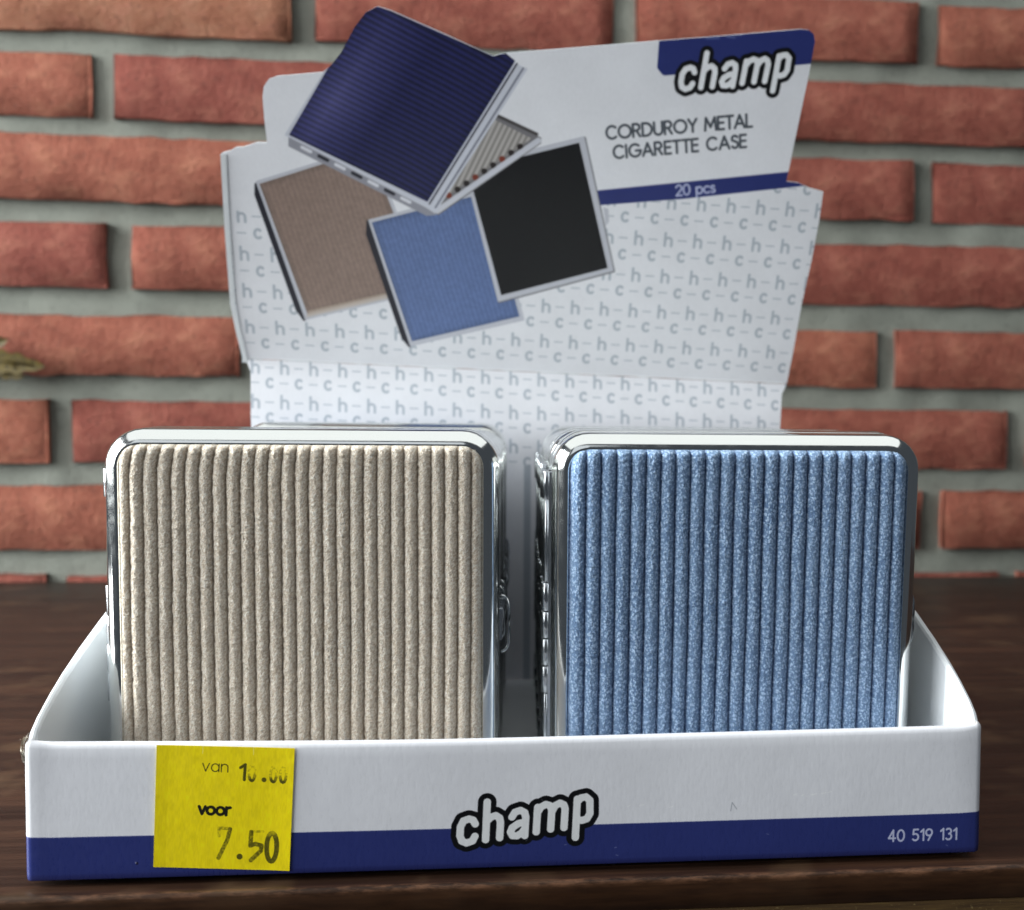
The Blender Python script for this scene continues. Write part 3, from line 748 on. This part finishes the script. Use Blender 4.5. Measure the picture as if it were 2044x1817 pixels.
SHELL_F, SHELL_B = shell_mesh(True), shell_mesh(False)
V = rrect(.9, 8.3) + rrect(.9, CT - 8.3)
SEAM = mesh('seam_lining', V, grid_faces(2, 36, True), LINING)
def panel_mesh(pitch, mat, dx, dz, seed, kind, front=True):
    hw = CW / 2 - 3.65; hh = CH / 2 - 3.3; r = 4.4
    nx = int(2 * hw / dx); nz = int(2 * hh / dz)
    X, Z = np.meshgrid(np.linspace(-hw, hw, nx), np.linspace(-hh, hh, nz), indexing='ij')
    dzc = np.clip(np.abs(Z) - (hh - r), 0, r); lim = hw - (r - np.sqrt(np.maximum(0, r * r - dzc * dzc)))
    Xc = np.clip(X, -lim, lim)
    ex = lim - np.abs(Xc); ez = hh - np.abs(Z); 
    def roll(e, R, h): t = np.clip(e / R, 0, 1); return h * (1 - np.sqrt(np.clip(1 - (1 - t) ** 2, 0, 1)))
    de = np.minimum(ex, ez)
    base = -1.35 + roll(ex, 4.2, 2.2) + roll(ez, 2.4, 1.3) + .25 * (Xc / hw) ** 2
    # the cords wander a little and lean near the top
    wx = X + .14 * vnoise(Z * .045, X * .03, seed) + .05 * vnoise(Z * .16, X * .4, seed + 1)
    if kind == 'beige': wx = wx - .9 * np.clip((Z - hh + 9) / 9, 0, 1) ** 2 * np.clip(.55 - X / hw, 0, 1.3)
    if kind in ('beige', 'blue'):
        c0 = np.floor(wx / pitch + .5); wx = wx + (.11 if kind == 'beige' else .06) * vnoise(Z * 2.1 + c0 * 5.3, c0 * 3.7 + .5, seed + 6) + .05 * vnoise(Z * 1.1 + 3, X * 1.5, seed + 7)
    ph = wx / pitch
    fr = (ph - np.floor(ph + .5)) * 2
    cord = np.sqrt(np.clip(1 - (fr * .985) ** 2, 0, 1)) if kind != 'beige' else np.sqrt(np.clip(1 - (fr * .96) ** 2, 0, 1)) ** 1.15
    ci = np.floor(ph + .5)
    y = base + .55 - (1.7 if kind == 'blue' else 1.5) * cord * np.clip(de / .9, 0, 1)
    if kind == 'blue':
        nz_ = .05 * vnoise(X * 1.9 + 3, Z * 1.6, seed + 2) + .11 * vnoise(X * 3.7, Z * 3.1, seed + 3)
    else:
        sh = (X - ci * pitch)
        nz_ = .04 * vnoise(X * 1.2 + ci * 7.1, (Z + sh * .9) * 1.9 + ci * 3.3, seed + 2) + .11 * vnoise(X * 3.3, Z * 3.0, seed + 3)
        Xc = Xc + .08 * vnoise(X * 1.5 + 9, Z * 1.4, seed + 4) * (1 - cord)
    y = y + nz_ * np.clip(de / .6, .2, 1)
    V = np.stack([Xc, y if front else CT - y, Z + CH / 2], -1).reshape(-1, 3)
    F = grid_faces(nx, nz)
    if front: F = F[:, ::-1]
    me = mesh('corduroy_panel', V, F, mat)
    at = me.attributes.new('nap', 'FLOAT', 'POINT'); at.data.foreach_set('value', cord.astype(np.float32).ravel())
    return me, V
def fuzz_mesh(V, mat, n, ln, seed, slant):
    rs = np.random.RandomState(seed); P = V[rs.randint(0, len(V), n)]
    P = P + rs.normal(0, .06, P.shape) * [1, .3, 1]
    D = np.stack([rs.normal(slant, .6, n), -np.abs(rs.normal(.22, .18, n)) - .05, rs.normal(-.15, .7, n)], -1)
    D /= np.linalg.norm(D, axis=1)[:, None]; Ln = rs.uniform(.5, 1.2, (n, 1)) * ln
    T_ = np.cross(D, rs.normal(0, 1, (n, 3))); T_ /= np.linalg.norm(T_, axis=1)[:, None]
    A_ = P + [0, -.03, 0]; tri = np.stack([A_ - T_ * .06, A_ + T_ * .06, A_ + D * Ln], 1).reshape(-1, 3)
    F = np.arange(3 * n).reshape(-1, 3)
    me = mesh('fuzz', tri, F, mat, smooth=False)
    at = me.attributes.new('nap', 'FLOAT', 'POINT'); at.data.foreach_set('value', np.ones(3 * n, np.float32))
    return me
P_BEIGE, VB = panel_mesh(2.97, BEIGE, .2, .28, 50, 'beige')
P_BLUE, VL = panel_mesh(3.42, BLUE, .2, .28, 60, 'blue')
def pile(name, a, b, d):
    c = NT(name); n1 = c.noise(2.6, None, 2, .8)
    c.set(Base_Color=c.ramp(n1, [(.38, a), (.5, b), (.62, d)]), Roughness=.9, Sheen_Weight=.3, Specular_IOR_Level=.2); return c.m
FZ_BEIGE = fuzz_mesh(VB, pile('beige_pile', (.42, .34, .26), (.66, .58, .48), (.98, .93, .86)), 75000, .5, 3, .25)
FZ_BLUE = fuzz_mesh(VL, pile('blue_pile', (.13, .22, .39), (.30, .44, .66), (.60, .74, .93)), 60000, .36, 4, 0)
LOWP = {}
for nm, mt in (('black', DARKF), ('navy', NAVYF), ('beige', BEIGE), ('blue', BLUE)):
    LOWP[nm] = (panel_mesh(3.0, mt, .75, 3.0, 70, 'low')[0], panel_mesh(3.0, mt, .75, 3.0, 71, 'low', False)[0])
def knuckle_mesh(r, z0, z1, flat):
    n = 12; V = []
    for z in (z0, z0 + .05, z1 - .05, z1):
        rr = r - (.05 if z in (z0, z1) else 0)
        for k in range(n):
            a = 2 * math.pi * k / n; V.append((rr * math.cos(a) * (1 if not flat else .8), rr * 1.25 * math.sin(a), z))
    F = [list(f) for f in grid_faces(4, n, True)] + [list(range(n))[::-1], [3 * n + k for k in range(n)]]
    return mesh('hinge_knuckle', V, F, HINGE)
segs = [(75.2, 81.6, 1.25, 0), (55.2, 74.9, .95, 1), (48.2, 54.9, 1.2, 0), (41.6, 47.9, 1.2, 0), (34.9, 41.3, 1.2, 0), (28.2, 34.6, 1.2, 0), (12.0, 27.9, .95, 1), (5.5, 11.7, 1.25, 0)]
KN = [knuckle_mesh(r, a, b, f) for a, b, r, f in segs]
V = []
for z in (5.5, 81.6):
    for x, y in ((-.3, -3.4), (.55, -3.4), (.55, 3.4), (-.3, 3.4)): V.append((x, y, z))
PLATE = mesh('hinge_plate', V, [list(f) for f in grid_faces(2, 4, True)] + [[3, 2, 1, 0], [4, 5, 6, 7]], HINGE, smooth=False)
loop = [(0, 0, 0), (.9, 0, .1), (1.6, 0, .9), (1.95, 0, 2.2), (2.05, 0, 5), (2.05, 0, 8), (1.9, 0, 11), (1.5, 0, 12.4), (.8, 0, 13.2), (0, 0, 13.3)]
BAIL = tube_mesh('clasp_bail', loop, .38, HINGE, 8)
bm = bmesh.new(); bmesh.ops.create_cube(bm, size=1)
for v_ in bm.verts: v_.co = Vector((v_.co.x * .8 + .2, v_.co.y * 2.4, v_.co.z * 8.0 + 6.6)) * S
bmesh.ops.bevel(bm, geom=bm.edges[:], offset=.35 * S, segments=2, affect='EDGES')
CLASPB = bpy.data.meshes.new('clasp_plate'); bm.to_mesh(CLASPB); bm.free(); CLASPB.materials.append(HINGE)

def make_case(x, y, z, lean, label, front=None, back='black', rz=0.0, flat=0):
    t = thing('cigarette_case', label, 'cigarette case', (x, y, z), 'chrome framed cigarette cases in the display tray')
    t.rotation_euler = (lean, 0, rz)
    obj('front_shell', SHELL_F, t); obj('back_shell', SHELL_B, t); obj('seam_lining', SEAM, t)
    if front == 'beige':
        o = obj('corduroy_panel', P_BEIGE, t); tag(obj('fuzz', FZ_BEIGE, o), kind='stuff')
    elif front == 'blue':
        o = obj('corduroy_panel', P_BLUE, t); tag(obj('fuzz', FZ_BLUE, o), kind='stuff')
    else: obj('corduroy_panel', LOWP[back][0], t)
    obj('corduroy_panel', LOWP[back][1], t)
    hg = obj('hinge_plate', PLATE, t, (-CW / 2 - .25, CT / 2, 0))
    for k in KN: obj('hinge_knuckle', k, hg, (-.75, 0, 0))
    cl = obj('clasp_plate', CLASPB, t, (CW / 2 + .1, CT / 2, 38.4))
    obj('clasp_bail', BAIL, cl, (.15 if flat < 1 else -.9 if flat < 3 else -1.5, 0, 0))
    return t
ordn = ['front', 'second', 'third', 'fourth', 'fifth', 'sixth', 'seventh', 'rearmost']
leanL = [.026, .022, .02, .018, .016, .012, .008, .004]
leanR = [.075, .068, .058, .048, .038, .028, .018, .008]
cyc = ['black', 'navy', 'beige', 'blue']
jr = random.Random(3)
LX, RX = 52.3, 151.3
zl = [1.6, 1.1, -.15, -.5, -.8, -1.1, -.3, 2.0]; zr = [1.2, -.2, 1.3, -.6, -.8, -1.0, -.6, 1.2]
# left column: front face at y=18 near the top of the case; leaning forward swings the foot back
for i in range(8):
    ln = leanL[i]; y0 = 18.2 + 18.15 * i + math.sin(ln) * CH * .75
    lab = 'chrome framed case with beige corduroy front, in front of the left column' if i == 0 else '%s chrome edged case from the front in the left column of the tray' % ordn[i] if i < 7 else 'rearmost chrome edged case of the left column, against the rear card'
    make_case(LX + (0 if i == 0 else jr.uniform(-.25, .3)), y0, max(.9, .9 + 0) + (zl[i] if zl[i] > 0 else 0), ln, lab, 'beige' if i == 0 else None, cyc[i % 4] if i else 'beige', 0 if i == 0 else jr.uniform(-.003, .003), i)
for i in range(8):
    ln = leanR[i]; y0 = 18.2 + 18.15 * i + math.sin(ln) * CH * .75
    lab = 'chrome framed case with light blue corduroy front, in front of the right column' if i == 0 else '%s chrome edged case from the front in the right column of the tray' % ordn[i] if i < 7 else 'rearmost chrome edged case of the right column, against the rear card'
    make_case(RX + (0 if i == 0 else jr.uniform(-.35, .2)), y0, .9 + (zr[i] if zr[i] > 0 else 0), ln, lab, 'blue' if i == 0 else None, cyc[(i + 2) % 4] if i else 'blue', 0 if i == 0 else jr.uniform(-.003, .003), i)
